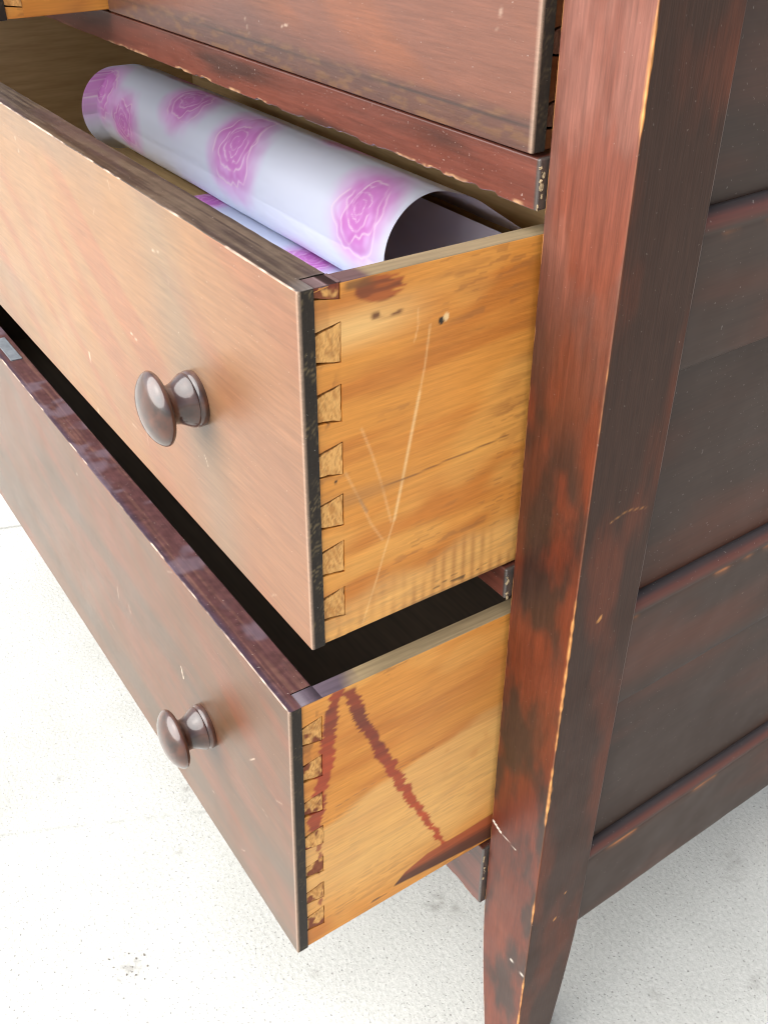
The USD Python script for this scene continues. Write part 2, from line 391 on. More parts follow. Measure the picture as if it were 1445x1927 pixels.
# front rails, standing a little proud of the posts
def front_rail(z0, z1, seed, label=None, chips=False, depth=.05):
    step = np.concatenate([-np.geomspace(1.0, .04, 260) - .04, [-.05]]) - .0
    xs = np.sort(np.concatenate([np.linspace(XL + PW, -.6, 30), np.linspace(-.6, -PW - .0008, 420)[1:]]))
    v, f, n = gridbox((XL + PW + .0006, -.0043, z0), (-PW - .0008, depth, z1), .0012, (xs, .012, .0016))
    a = fb(v, (8, 40, 60), seed, 4); s = fb(v, (30, 300, 300), seed + 2, 3)
    c = mixc(np.tile(np.array([.115, .033, .021]), (len(v), 1)), (.045, .018, .013), sst(.42, .68, a))
    c *= (.7 + .6 * s)[:, None]
    low = (v[:, 2] < z0 + .0009 + .0014 * nz(v, (160, 1, 1), seed)) & (v[:, 1] < .002)
    rag = sst(.54, .64, fb(v, (45, 1, 1), seed + 7, 5)) * low * nz(v, (300, 300, 300), 2)
    c = mixc(c, np.array([.55, .34, .18]), rag * .9 * chips)
    end = v[:, 0] > -PW - .003
    c = mixc(c, np.array([.05, .045, .04]), end * .9)
    # chip the lower arris a little
    if chips:
        v[:, 2] += np.where((v[:, 2] < z0 + .0015), .0013 * sst(.5, .75, fb(v, (90, 0, 0), seed + 7, 3)), 0)
    return emit(dresser + '/front_rail', v, f, 'finish_level', n, c, label)
front_rail(.7510, .7750, 5, 'upper front rail with a ragged chipped lower edge', True)
front_rail(.5154, .5375, 6, None, True)
front_rail(.1985, .2680, 7, 'bottom front rail', True, .022)
front_rail(.955, .985, 8)
# rough glue and splinters at the rail ends beside the front post
def splinters(zc, h, seed, cnt=9):
    rng = np.random.default_rng(seed); ms = []
    for k in range(cnt):
        a = rng.uniform(0, 1)
        m = trimesh.creation.icosphere(1, 1.0)
        m.vertices *= np.array([.0004, .0008, .0016]) * rng.uniform(.5, 1.2, 3)
        m.vertices += rng.normal(0, .00018, m.vertices.shape)
        m.apply_translation((-PW - rng.uniform(.0003, .0012), -.0035 + rng.uniform(-.0006, .002), zc - h / 2 + h * a))
        ms.append(m)
    p = tri(dresser + '/glue_bead', trimesh.util.concatenate(ms), 'chipped_wood', smooth=False, label='dried pale glue and splinters at the rail end')
splinters(.762, .020, 1); splinters(.524, .016, 2, 6); splinters(.245, .03, 3, 7)

def board(path, lo, hi, mat, r=.001, label=None):
    v, f, n = gridbox(lo, hi, r, (1., 1., 1.))
    return emit(path, v, f, mat, n, None, label)
board(dresser + '/back_panel', (XL + .02, YB - .012, .2), (-.02, YB - .004, .985), 'inner_wood')
board(dresser + '/top_board', (XL - .02, -.025, 1.0), (.02, YB + .01, 1.022), 'dark_stained', .004)
board(dresser + '/divider', (CX - .009, .003, .7752), (CX + .009, YB - .02, .955), 'dark_stained')
for zt in (.7740, .5370, .2670):      # runners the drawers slide on
    for xr in (-.0523 + .0005, XL + .0185):
        board(dresser + '/runner', (xr if xr < -.1 else -.0500, .0525, zt - .018), (xr + .031 if xr < -.1 else -.0185, YB - .03, zt - .0015), 'inner_wood_side')

# ------------------------------------------------------------ drawers
LAP, TF, TS = .0079, .0213, .0121

def front_paint(v, n, kind, h):
    x, y, zz = v.T
    a = fb(v, (5, 60, 26), kind * 7, 4); b = fb(v, (3, 40, 10), kind * 7 + 3, 4); s = fb(v, (40, 300, 420), kind + 2, 3)
    d = fb(np.stack([x - .5 * zz, y, zz + .55 * x], 1), (5, 20, 34), kind * 7 + 5, 4)
    if kind == 1:
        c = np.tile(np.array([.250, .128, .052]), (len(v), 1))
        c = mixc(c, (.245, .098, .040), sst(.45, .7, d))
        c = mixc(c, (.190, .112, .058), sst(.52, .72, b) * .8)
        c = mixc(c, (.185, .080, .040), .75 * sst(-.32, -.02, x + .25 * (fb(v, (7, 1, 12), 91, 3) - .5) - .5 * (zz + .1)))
        c = mixc(c, (.16, .125, .08), .5 * sst(.05, .0, np.abs(x + .125 + .3 * (zz + .1))) )
    elif kind == 2:
        c = np.tile(np.array([.100, .045, .020]), (len(v), 1))
        c = mixc(c, (.125, .043, .018), sst(.42, .74, d))
        c = mixc(c, (.070, .042, .023), sst(.45, .75, a) * .85)
    else:
        c = np.tile(np.array([.135, .050, .030]), (len(v), 1))
        c = mixc(c, (.165, .055, .026), sst(.45, .7, d))
        c = mixc(c, (.085, .038, .030), sst(.5, .72, b) * .8)
        band = 1 - sst(.012, .019, zz + h + .004 * (fb(v, (9, 1, 1), 55, 2) - .5))
        c = mixc(c, (.060, .032, .026), .7 * band)
        c = mixc(c, (.14, .07, .03), .5 * band * sst(.5, .7, fb(v, (120, 1, 300), 56, 3)))
        line = np.exp(-((zz + h - .0105 - .001 * nz(v, (20, 1, 1), 5)) / .0006) ** 2)
        c = mixc(c, (.03, .02, .018), line * .8)
    c *= (.86 + .28 * s)[:, None]
    # top face: raw, darkened wood
    up = n[:, 2] > .6
    st = fb(v, (14, 520, 1), kind + 31, 4); bl = fb(v, (12, 60, 1), kind + 33, 3)
    if kind == 1:
        t = mixc(np.tile(np.array([.085, .063, .045]), (len(v), 1)), (.035, .025, .021), sst(.35, .7, st))
        t = mixc(t, (.06, .04, .042), .6 * sst(.5, .7, bl))
        t *= (.7 + .6 * fb(v, (200, 300, 1), 79, 3))[:, None]
        t = mixc(t, (.13, .12, .115), .7 * sst(-.016, -.004, x) * sst(.3, .6, bl))
    else:
        t = mixc(np.tile(np.array([.055, .024, .024]), (len(v), 1)), (.12, .06, .045), sst(.5, .75, st) * .6)
        t = mixc(t, (.032, .024, .040), sst(.006, .001, y) * .7)
        t *= (.6 + .8 * fb(v, (260, 260, 1), 78, 3))[:, None]
        t = mixc(t, (.12, .09, .11), .5 * sst(.5, .7, fb(v, (60, 60, 1), 77, 3)))
    c[up] = t[up]
    # end face (lap): dark, with a few pale pores
    e = (n[:, 0] > .6)
    po = nz(v, (1300, 1500, 700), 3)
    ee = mixc(np.tile(np.array([.028, .023, .019]), (len(v), 1)), (.12, .09, .05), sst(.55, .85, po) * sst(.4, .6, fb(v, (50, 50, 60), 5, 2)) * (1.0 if kind == 1 else .35))
    c[e] = ee[e]
    # pale worn arris along the top front edge and at the right-hand end
    arr = (np.hypot(y, zz) < .0009) * sst(.36, .5, fb(v, (40, 1, 1), kind, 5)) * nz(v, (200, 1, 1), 6)
    c = mixc(c, np.array([.6, .46, .36]), arr * .7)
    arr = (np.hypot(x, y) < .0012) * .5
    c = mixc(c, np.array([.36, .25, .18]), arr)
    # light scratches and flecks on the face
    fr = n[:, 1] < -.6
    rng = np.random.default_rng(kind)
    m = np.zeros(len(v))
    for k in range(14):
        x0, z0 = rng.uniform(-.42, -.01), rng.uniform(-h, 0)
        L = rng.uniform(.003, .012); an = rng.uniform(-.6, 2.2)
        m = np.maximum(m, rng.uniform(.15, .5) * stroke(x, zz, [(x0, z0), (x0 + L * math.cos(an), z0 + L * math.sin(an))], .0003))
    if kind == 2:
        m = np.maximum(m, .9 * stroke(x, zz, [(-.1565, -.0890), (-.1545, -.0985)], .0005))
    c[fr] = mixc(c, np.array([.75, .6, .45]), np.clip(m, 0, 1))[fr]
    return c

def pine_paint(v, kind):
    x, y, zz = v.T
    q = np.stack([y, zz - .10 * y, x], 1)
    a = fb(q, (9, 70, 1), kind * 5, 4); s = fb(q, (30, 900, 1), kind * 5 + 2, 3); b = fb(q, (16, 34, 1), kind * 5 + 4, 3)
    c = mixc(np.tile(np.array([.58, .255, .052]), (len(v), 1)), (.47, .175, .032), sst(.42, .74, a))
    c = mixc(c, (.66, .35, .095), .6 * sst(.5, .72, b))
    c *= (.82 + .2 * s)[:, None] * np.array([1.06, .97, .82])
    fl = sst(.70, .78, nz(q, (90, 700, 1), kind + 60)) * sst(.45, .6, fb(q, (14, 26, 1), kind + 8, 3))
    c = mixc(c, (.28, .11, .03), .5 * fl)
    fl = sst(.62, .74, nz(q, (34, 240, 1), kind + 61)) * sst(.5, .62, fb(q, (20, 14, 1), kind + 9, 2))
    c = mixc(c, (.34, .13, .03), .32 * fl)
    return c

def side_a(v):
    """Upper drawer's side: nail hole, red patch, scratches, a crack and saw chatter."""
    x, y, zz = v.T
    c = pine_paint(v, 1)
    q = np.stack([y, zz, x], 1)
    c = mixc(c, (.70, .44, .17), .75 * sst(.016, .0, np.abs(zz + .024 - .06 * (y - .02))) * sst(.085, .03, y))
    jag = .006 * (nz(q, (60, 900, 1), 2) - .5) + .005 * (fb(q, (60, 150, 1), 4, 3) - .5)
    d = np.hypot((y - .041 + jag) / 1.75, (zz + .0075 + .1 * (y - .04)) * 1.15)
    c = mixc(c, (.30, .065, .016), .85 * sst(.0078, .0062, d + .4 * jag))
    c = mixc(c, (.13, .035, .014), .7 * sst(.0078, .006, d + .4 * jag) * sst(.55, .7, nz(q, (70, 600, 1), 9)))
    d = np.abs(zz + .0205 - .02 * (y - .04)) ; sp = sst(.56, .66, nz(q, (130, 420, 1), 6))
    c = mixc(c, (.10, .03, .012), .9 * sp * sst(.0028, .0012, d) * sst(.036, .039, y) * sst(.056, .052, y))
    c = mixc(c, (.14, .06, .02), .8 * sst(.0032, .001, np.abs(zz + .0035 - .04 * (y - .03) + jag * .2)) * sst(.022, .026, y) * sst(.042, .034, y))
    # nail holes
    c = mixc(c, (.02, .015, .01), sst(.0019, .0013, np.hypot(y - .0767, (zz + .0312) * .85)))
    c = mixc(c, (.75, .55, .28), .8 * sst(.0019, .0013, np.hypot(y - .0795, (zz + .0300) * .8)))
    c = mixc(c, (.02, .015, .01), sst(.0012, .0008, np.hypot(y - .0172, zz + .0999)))
    # scratches
    S = [(.0703, -.0318), (.0681, -.0519), (.0655, -.0658), (.0612, -.088), (.0561, -.1149), (.0519, -.1356), (.0468, -.1512), (.0416, -.1687), (.0321, -.1968)]
    c = mixc(c, (.78, .50, .22), .4 * stroke(y, zz, S, .0005, .0005))
    c = mixc(c, (.80, .54, .25), .4 * stroke(y, zz, S[2:6], .0009, .0006))
    c = mixc(c, (.76, .48, .22), .3 * stroke(y, zz, [(.0319, -.0752), (.0379, -.0912), (.0437, -.1104), (.050, -.1361)], .0006, .0004))
    c = mixc(c, (.76, .48, .22), .28 * stroke(y, zz, [(.0227, -.0968), (.0311, -.1159), (.0375, -.1325), (.0448, -.1455)], .0006, .0004))
    c = mixc(c, (.20, .13, .08), .5 * stroke(y, zz, [(.0311, -.1159), (.035, -.124)], .0008, .0004))
    c = mixc(c, (.76, .48, .22), .35 * stroke(y, zz, [(.063, -.022), (.0635, -.030), (.0615, -.038)], .0004, .0003))
    cr = [(.0206, -.112), (.0399, -.1128), (.0633, -.1123), (.0876, -.1104), (.0988, -.1103), (.1321, -.1081)]
    w = sst(.35, .6, nz(q, (60, 60, 1), 12))
    c = mixc(c, (.12, .05, .02), .75 * w * stroke(y, zz, cr, .0004, .0003))
    c = mixc(c, (.28, .13, .045), .5 * sst(.0075, .001, np.abs(zz + .1125)) * sst(.08, .03, y))
    # saw chatter along the lower edge
    lim = -.196 + .024 * (.6 + .5 * fb(q, (40, 1, 1), 15, 2)) + .10 * (y - .03) * sst(.02, .14, y)
    ch = (.5 + .5 * np.sin(2 * math.pi * (y + .012 * (zz + .19)) / .0068 + 7.0 * fb(q, (26, 14, 1), 17, 3))) ** 1.5 * sst(.30, .62, fb(q, (30, 40, 1), 18, 3)) * 1.3
    lo_ = sst(.008, -.004, zz - lim)
    c = mixc(c, (.72, .45, .16), .35 * lo_)
    c = mixc(c, (.36, .15, .04), .5 * lo_ * ch)
    # dark grime near the lower edge
    g = sst(.62, .74, nz(q, (170, 500, 1), 19)) * sst(.0042, .0015, np.abs(zz + .1935 + .0015 * np.sin(60 * y))) * sst(.064, .072, y) * sst(.135, .115, y)
    c = mixc(c, (.05, .03, .015), .8 * g)
    g = sst(.0016, .0006, np.abs(zz + .1986)) * sst(.05, .07, y)
    c = mixc(c, (.12, .06, .025), .5 * g)
    # smeared stain on the tails, then a browner strip just behind the lap
    t = sst(.0215, .014, y)
    g = sst(.58, .66, fb(q, (160, 90, 1), 23, 3)) * t
    c = mixc(c, (.09, .022, .014), .85 * g * np.clip(sst(.016, .006, np.abs(zz + .074)) + .5 * sst(.008, .003, np.abs(zz + .044)) + .5 * sst(.006, .002, np.abs(zz + .196)), 0, 1))
    c = mixc(c, (.33, .14, .04), .35 * sst(.0165, .0145, y) * sst(.020, .012, np.abs(zz + .014)))
    # handled top edge
    topf = zz > -.0012
    tc = mixc(np.tile(np.array([.20, .15, .085]), (len(v), 1)), (.09, .05, .05), np.clip(sst(.040, .032, y + .004 * (nz(q, (300, 300, 1), 1) - .5)) + .0, 0, 1))
    tc *= (.75 + .5 * fb(np.stack([y, x, zz], 1), (30, 700, 1), 3, 3))[:, None]
    c[topf] = tc[topf]
    return c

def side_b(v):
    """Lower drawer's side: two red drips of stain and a dark red run along the bottom edge."""
    x, y, zz = v.T
    c = pine_paint(v, 2)
    q = np.stack([y, zz, x], 1)
    c = mixc(c, (.68, .41, .145), .55 * sst(.004, -.004, zz + .095 - .28 * (y - .09) + .01 * (nz(q, (50, 50, 1), 31) - .5)) * sst(-.19, -.13, zz + .1 * nz(q, (9, 9, 1), 3)))
    c = mixc(c, (.45, .19, .05), .35 * sst(.05, -.01, zz + .03) * sst(.06, .11, y) * (zz > -.09))
    c = mixc(c, (.46, .17, .04), .45 * sst(.55, .68, fb(q, (60, 60, 1), 33, 3)) * sst(.034, .012, np.hypot(y - .128, zz + .10)))
    cr = [(.030, -.0985), (.060, -.094), (.085, -.092), (.105, -.0895)]
    c = mixc(c, (.2, .1, .04), .6 * stroke(y, zz, cr, .0003, .0003))
    jr = (fb(q, (24, 520, 1), 41, 3) - .42) * .0062 + (nz(q, (12, 140, 1), 42) - .5) * .003
    jl = (fb(q, (24, 520, 1), 43, 3) - .42) * .0060 + (nz(q, (12, 140, 1), 44) - .5) * .003
    def drip(zs, ys, ws, cols, amt):
        nonlocal c
        yc = np.interp(-zz, zs, ys); w = np.interp(-zz, zs, ws)
        dy = y - yc
        m = np.where(dy > 0, 1 - sst(w + jr - .0013, w + jr + .0008, dy), 1 - sst(w + jl - .0013, w + jl + .0008, -dy))
        m *= sst(zs[0] - .003, zs[0], -zz) * sst(zs[-1] + .003, zs[-1] - .001, -zz)
        dk = np.clip(np.interp(-zz, zs, cols) + .9 * (fb(q, (40, 200, 1), 47, 4) - .5), 0, 1)
        cc = mixc(np.tile(np.array([.40, .050, .015]), (len(v), 1)), (.12, .018, .013), dk)
        mm = np.clip(m * amt, 0, 1)[:, None]
        c = c * (1 - mm) + cc * mm
    drip([.0055, .0115, .0364, .060, .0852, .112, .1419, .1704, .1968, .206], [.0390, .0425, .0495, .0590, .0700, .0815, .0951, .1080, .1200, .124], [.0045, .0044, .0036, .0036, .0036, .0037, .0030, .0022, .0026, .003], [.75, .95, .95, .9, .55, .3, .2, .15, .1, .1], .93)
    drip([.002, .0109, .0265, .0427, .0597, .0764, .0935, .1036, .112], [.0315, .0292, .0270, .0248, .0233, .0205, .0175, .0155, .0150], [.0035, .0038, .0042, .0042, .0042, .004, .0045, .005, .004], [.5, .7, .75, .4, .3, .35, .6, .5, .4], .93)
    # blotches on the joint line below
    for z0, y0, r in ((-.126, .0182, .0035), (-.139, .0188, .0030), (-.150, .0186, .0032), (-.168, .0185, .0022), (-.185, .0186, .0022), (-.205, .0188, .002)):
        d = np.hypot((y - y0) * 1.3, (zz - z0) * .55) + .002 * (nz(q, (300, 500, 1), 51) - .5)
        c = mixc(c, (.25, .06, .022), .85 * sst(r, r - .0008, d))
    # the run along the bottom edge
    top = np.interp(y, [.078, .088, .106, .123, .165], [-.2145, -.2055, -.1995, -.1985, -.1965]) + .0012 * (nz(q, (90, 1, 1), 53) - .5)
    bot = np.interp(y, [.078, .088, .115, .1664], [-.2155, -.2165, -.2195, -.2245])
    m = sst(top + .0006, top - .0006, zz) * sst(bot - .0004, bot + .0008, zz) * sst(.0775, .0795, y)
    dk = sst(-.203, -.214, zz + .003 * (nz(q, (30, 900, 1), 55) - .5))
    cc = mixc(np.tile(np.array([.30, .062, .020]), (len(v), 1)), (.055, .016, .011), dk)
    c = c * (1 - m[:, None] * .95) + cc * (m[:, None] * .95)
    g = sst(.56, .66, nz(q, (160, 380, 1), 57)) * sst(.004, .001, np.abs(zz + .2165)) * sst(.055, .06, y) * sst(.080, .074, y)
    c = mixc(c, (.06, .03, .015), .9 * g)
    t = sst(.0215, .013, y)
    g = sst(.57, .64, fb(q, (170, 100, 1), 59, 3)) * t * sst(-.06, -.01, zz)
    c = mixc(c, (.07, .02, .014), .9 * g)
    topf = zz > -.0012
    tc = mixc(np.tile(np.array([.27, .20, .11]), (len(v), 1)), (.075, .055, .07), sst(.050, .034, y + .006 * (nz(q, (300, 300, 1), 1) - .5) + .5 * (x + .006)))
    tc *= (.7 + .6 * fb(np.stack([y, x, zz], 1), (30, 700, 1), 3, 3))[:, None]
    c[topf] = tc[topf]
    return c

def quadprism(c, x0, x1, nu=10, nv=14, seed=0, rough=.0):
    """Prism over the quadrilateral c of (y, z) corners (front-low, back-low, back-high, front-high); outer face at x1."""
    c = np.array(c, float)
    ctr = c.mean(0)
    u, w = np.meshgrid(np.linspace(0, 1, nu), np.linspace(0, 1, nv), indexing='ij')
    P = (c[0] * ((1 - u) * (1 - w))[..., None] + c[1] * (u * (1 - w))[..., None] + c[2] * (u * w)[..., None] + c[3] * ((1 - u) * w)[..., None]).reshape(-1, 2)
    X = np.full(len(P), x1)
    if rough:
        p3 = np.stack([P[:, 0], P[:, 1], X], 1)
        X = X + rough * (fb(p3, (220, 160, 1), seed, 3) - .6)
        P = P + (np.stack([nz(p3, (300, 300, 1), seed + 1), nz(p3, (300, 300, 1), seed + 2)], 1) - .5) * .0008 * (rough > 0)
    V = np.stack([X, P[:, 0], P[:, 1]], 1)
    i = np.arange(nu * nv).reshape(nu, nv)
    F = np.stack([i[:-1, :-1], i[1:, :-1], i[1:, 1:], i[:-1, 1:]], -1).reshape(-1, 4)
    ring = np.concatenate([i[:, 0], i[-1, 1:], i[-2::-1, -1], i[0, -2:0:-1]])
    n0 = len(V)
    top = V[ring]; low = top.copy(); low[:, 0] = x0
    V = np.vstack([V, top, low])
    k = len(ring); a = np.arange(k); b = (a + 1) % k
    F = np.vstack([F, np.stack([n0 + a, n0 + k + a, n0 + k + b, n0 + b], 1)])
    N = np.zeros_like(V); N[:n0, 0] = 1
    side = top[:, 1:] - ctr; side /= np.linalg.norm(side, axis=1, keepdims=True)
    N[n0:n0 + k, 1:] = side; N[n0 + k:, 1:] = side
    return V, F, N

def pin_paint(v, seed, stain=0.):
    x, y, zz = v.T
    q = np.stack([y * .9 + zz * .35, zz, x], 1)
    s = fb(q, (1500, 190, 1), seed, 3)
    c = mixc(np.tile(np.array([.62, .33, .105]), (len(v), 1)), (.44, .20, .055), sst(.4, .7, s))
    c = mixc(c, (.26, .12, .045), .4 * sst(.66, .76, nz(np.stack([y, zz, x], 1), (900, 500, 1), seed)))
    c = mixc(c, (.07, .035, .025), .9 * sst(-.0035, -.0012, zz))
    if stain:
        m = sst(.5, .6, fb(np.stack([y, zz, x], 1), (180, 120, 1), seed + 2, 3) + stain)
        c = mixc(c, (.15, .03, .016), .9 * m)
    return c

def knob(parent, cx, cz, seed):
    pr = [(0, .0012), (.0128, .0012), (.0154, .0008), (.0160, -.0004), (.0162, -.002), (.0160, -.0036), (.0151, -.0042), (.0150, -.0048), (.0157, -.0054), (.0155, -.0064), (.0142, -.0086), (.0128, -.0108), (.0117, -.0130), (.0111, -.0154),
          (.0112, -.0174), (.0121, -.0190), (.0144, -.0201), (.0175, -.0207), (.0198, -.0214), (.0209, -.0224), (.0213, -.0236), (.0210, -.0248), (.0201, -.0262), (.0183, -.0280), (.0155, -.0298), (.0120, -.0312), (.0080, -.0321), (.0040, -.0326), (0, -.0327)]
    P = np.array([(r, -zz) for r, zz in pr])
    t = np.r_[0, np.cumsum(np.linalg.norm(np.diff(P, axis=0), axis=1))]
    m = trimesh.creation.revolve(P, sections=72)
    # revolve is about z (outwards); turn z to -y
    V = np.array(m.vertices); V = np.stack([V[:, 0] + cx, -V[:, 2], V[:, 1] + cz], 1)
    tri(parent + '/knob', trimesh.Trimesh(V, m.faces, process=False), 'knob_finish', smooth=50)

def drawer(name, label, loc, pitch, kind, h, pins, depth=.43, width=None, fine=True, side_paint_fn=None, knobs=(), floor_z=None, group=None, inner='inner_wood', side_tone=1.0):
    d = thing(name, label, 'drawer', loc, pitch, group)
    W = width or 2 * (-CX - .0553)
    if fine:
        xs = np.concatenate([np.linspace(-W + .001, -.62, 40), np.linspace(-.62, -.30, 130)[1:], np.linspace(-.30, -.001, 260)[1:]]) if W > .7 else np.concatenate([np.linspace(-W + .001, -.001, 260)])
        zs = .0013
    else:
        xs, zs = .02, .004
    top_soft = (1, 1)
    v, f, n = join(gridbox((-W, 0, -h), (0, LAP, 0), .001, (xs, .0011, zs), ((1, 1), (1, 0), (1, 1))),
                   gridbox((-W + TS + .0004, LAP, -h), (-TS - .0003, TF, 0), .001, (xs if fine else .02, .0012, .004), ((0, 0), (0, 1), (1, 1))))
    # slightly uneven, dented arrises
    v[:, 2] -= np.where(v[:, 2] > -.0013, .0006 * fb(v, (60, 120, 0), kind, 3) * (1 if fine else 0), 0)
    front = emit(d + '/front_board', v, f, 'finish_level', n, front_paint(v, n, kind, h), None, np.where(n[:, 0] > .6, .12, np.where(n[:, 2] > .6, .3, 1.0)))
    for cx, cz in knobs:
        knob(d, cx, cz, kind)
    for sgn, x1 in ((1, -.0009), (-1, -W + .0009)):
        xa, xb = (x1 - TS + .001, x1) if sgn > 0 else (x1, x1 + TS - .001)
        good = fine and sgn > 0
        st = (.0013, .00085, .00085) if good and side_paint_fn else (.004, .02, .02)
        if good and side_paint_fn:
            ys = np.concatenate([np.linspace(TF, .20, 215), np.linspace(.20, depth, 40)[1:]])
            st = (.0013, ys, .00095)
        v, f, n = gridbox((xa, TF + .0002, -h + .0005), (xb, depth, -.0006), .0009, st, ((1, 1), (0, 1), (1, 1)))
        mesh = [(v, f, n)]
        tails, pinm = [], []
        if good and pins:
            edges = [-h + .0005] + [e for p in pins for e in (p[0], p[1])] + [-.0006]
            lows = [-h + .0005] + [p[1] for p in pins]
            his = [p[0] for p in pins] + [-.0006]
            for k, (a, b) in enumerate(zip(lows, his)):
                rng = np.random.default_rng(k + kind * 50)
                g1, g2 = rng.uniform(.0002, .0006), rng.uniform(.0003, .0011)
                fl_ = .0027 if a > -h + .001 else 0.
                fh_ = .0022 if b < -.001 else 0.
                c = [(LAP + .0004, a - fl_ + g1), (TF + .0002, a + .0003), (TF + .0002, b - .0003 * (b < -.001)), (LAP + .0004, b + fh_ - g2 * (b < -.001))]
                mesh.append(quadprism(c, xb - .011, xb, 18, max(6, int((b - a) / .0009)), k))
        M = join(*mesh)
        sb = emit(d + '/side_board', *M[:2], 'bare_pine' if good else (inner if inner != 'inner_wood' else 'inner_wood_side'), M[2], side_paint_fn(M[0]) if good and side_paint_fn else (pine_paint(M[0], kind) * side_tone if good else None))
        if good and pins:
            for k, (a, b) in enumerate(pins):
                rng = np.random.default_rng(k + kind * 90)
                tp = b > -.002
                c = [(LAP + .0001, a + .0030), (TF - .0003, a + .0002), (TF - .0003, b - .0003 * (not tp)), (LAP + .0001, b - (.0 if tp else .0042))]
                v, f, n = quadprism(c, xb - .0108, xb + rng.uniform(-.0005, .0003), 16, 18, k + kind * 9, .0009)
                emit(front + '/dovetail_pin', v, f, 'end_grain', n, pin_paint(v, k + kind * 31, (.16 if tp else -.03 if kind == 2 else 0.)) * side_tone)
    fz = floor_z if floor_z is not None else -h + .024
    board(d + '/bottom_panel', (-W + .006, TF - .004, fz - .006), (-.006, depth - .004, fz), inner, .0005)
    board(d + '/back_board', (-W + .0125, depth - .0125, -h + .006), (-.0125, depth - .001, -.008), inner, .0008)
    return d, front

UP = [(-.205, -.196)][:0] + [(-.1852, -.1659), (-.1559, -.1361), (-.1267, -.1081), (-.0966, -.0791), (-.0678, -.0488), (-.0378, -.0187), (-.0080, -.0006)]
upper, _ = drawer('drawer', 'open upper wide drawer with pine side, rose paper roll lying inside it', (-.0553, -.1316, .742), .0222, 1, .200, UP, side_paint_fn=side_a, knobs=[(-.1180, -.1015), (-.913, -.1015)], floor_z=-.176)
LO = [(-.2100, -.1910), (-.1810, -.1650), (-.1540, -.1390), (-.1260, -.1090), (-.0950, -.0780), (-.0640, -.0460), (-.0340, -.0150)]
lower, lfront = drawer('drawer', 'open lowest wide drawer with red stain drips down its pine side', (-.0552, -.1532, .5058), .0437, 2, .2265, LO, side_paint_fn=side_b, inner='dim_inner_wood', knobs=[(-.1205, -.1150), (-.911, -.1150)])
closed, _ = drawer('drawer', 'nearly closed small top drawer directly above the chipped rail', (-.0553, -.0080, .945), 0.0, 3, .168, [(-.16, -.145), (-.13, -.115), (-.10, -.085), (-.07, -.055), (-.04, -.025)], width=.507, knobs=[(-.2535, -.085)], depth=.40, side_tone=np.array([.22, .17, .3]))
left, _ = drawer('drawer', 'small top drawer pulled out at upper left showing its orange pine side', (-.5655, -.0960, .945), 0.0, 4, .168, [(-.16, -.145), (-.13, -.115), (-.10, -.085), (-.07, -.055), (-.04, -.025)], width=.5075, knobs=[(-.2537, -.085)], depth=.40)

# lock plate let into the top edge of the lowest drawer
v, f, n = gridbox((-.566, .0062, -.002), (-.5125, .0165, .0006), .0004, (.01, .01, .01))
emit(lower + '/lock_plate', v, f, 'lock_metal', n, None, 'grey metal lock plate')

# ------------------------------------------------------------ wrapping paper
PINK, MAG, WHITE = np.array([.80, .42, .85]), np.array([.70, .22, .68]), np.array([.73, .79, .95])
def rose(c, u, w, cu, cw, R, rot, seed):
    """A printed rose: soft magenta bloom with pale wavy petal edges."""
    du, dw = u - cu, w - cw
    a = math.radians(rot)
    p, q = (du * math.cos(a) + dw * math.sin(a)) / R, (-du * math.sin(a) + dw * math.cos(a)) / (R * .82)
    th = np.arctan2(q, p); rr = np.hypot(p, q)
    k = np.stack([np.cos(th) * 1.6, np.sin(th) * 1.6, rr * 2], 1)
    wob = (fb(k, (1, 1, 1), seed, 2) - .5)
    r2 = rr * (1 + .35 * wob)
    m = .94 - .94 * sst(.45, 1.3, r2 + .25 * (fb(np.stack([p, q, 0 * p], 1), (1.4, 1.4, 1), seed + 4, 3) - .5))
    tone = fb(np.stack([p, q, 0 * p], 1), (2.5, 2.5, 1), seed + 2, 3)
    petal = mixc(np.tile(MAG, (len(u), 1)), PINK, sst(.3, .75, tone + .35 * (r2 - .5)))
    c = c * (1 - m[:, None]) + petal * m[:, None]
    # petal edges: a loose spiral of pale wavering lines
    for j, r0 in enumerate((.13, .24, .37, .52, .70)):
        zig = fb(np.stack([np.cos(th) * (1.2 + .35 * j), np.sin(th) * (1.2 + .35 * j), 0 * th + j], 1), (1.0, 1.0, 1), seed + 11 + j, 2) - .5
        saw = np.abs(((th + j * 1.7) * (2 + j % 3) / math.pi) % 2 - 1) - .5
        rad = r0 * (1 + .55 * zig + .14 * saw) + .035 * np.sin(th - j * 1.3)
        gap = sst(.30, .45, fb(np.stack([np.cos(th + j), np.sin(th + j), 0 * th], 1), (1.2, 1.2, 1), seed + 31 + j, 2))
        wdt = .013 + .008 * (j > 1)
        ln = np.exp(-((rr - rad) / wdt) ** 2) * gap
        c = mixc(c, np.array([.92, .74, .90]), np.clip(.75 * ln * (rr < 1.1), 0, 1))
        inn = sst(.0, .09, rad - rr) * sst(.2, .09, rad - rr) * gap * .6
        c = mixc(c, MAG * .9, np.clip(inn, 0, 1) * m)
    return c

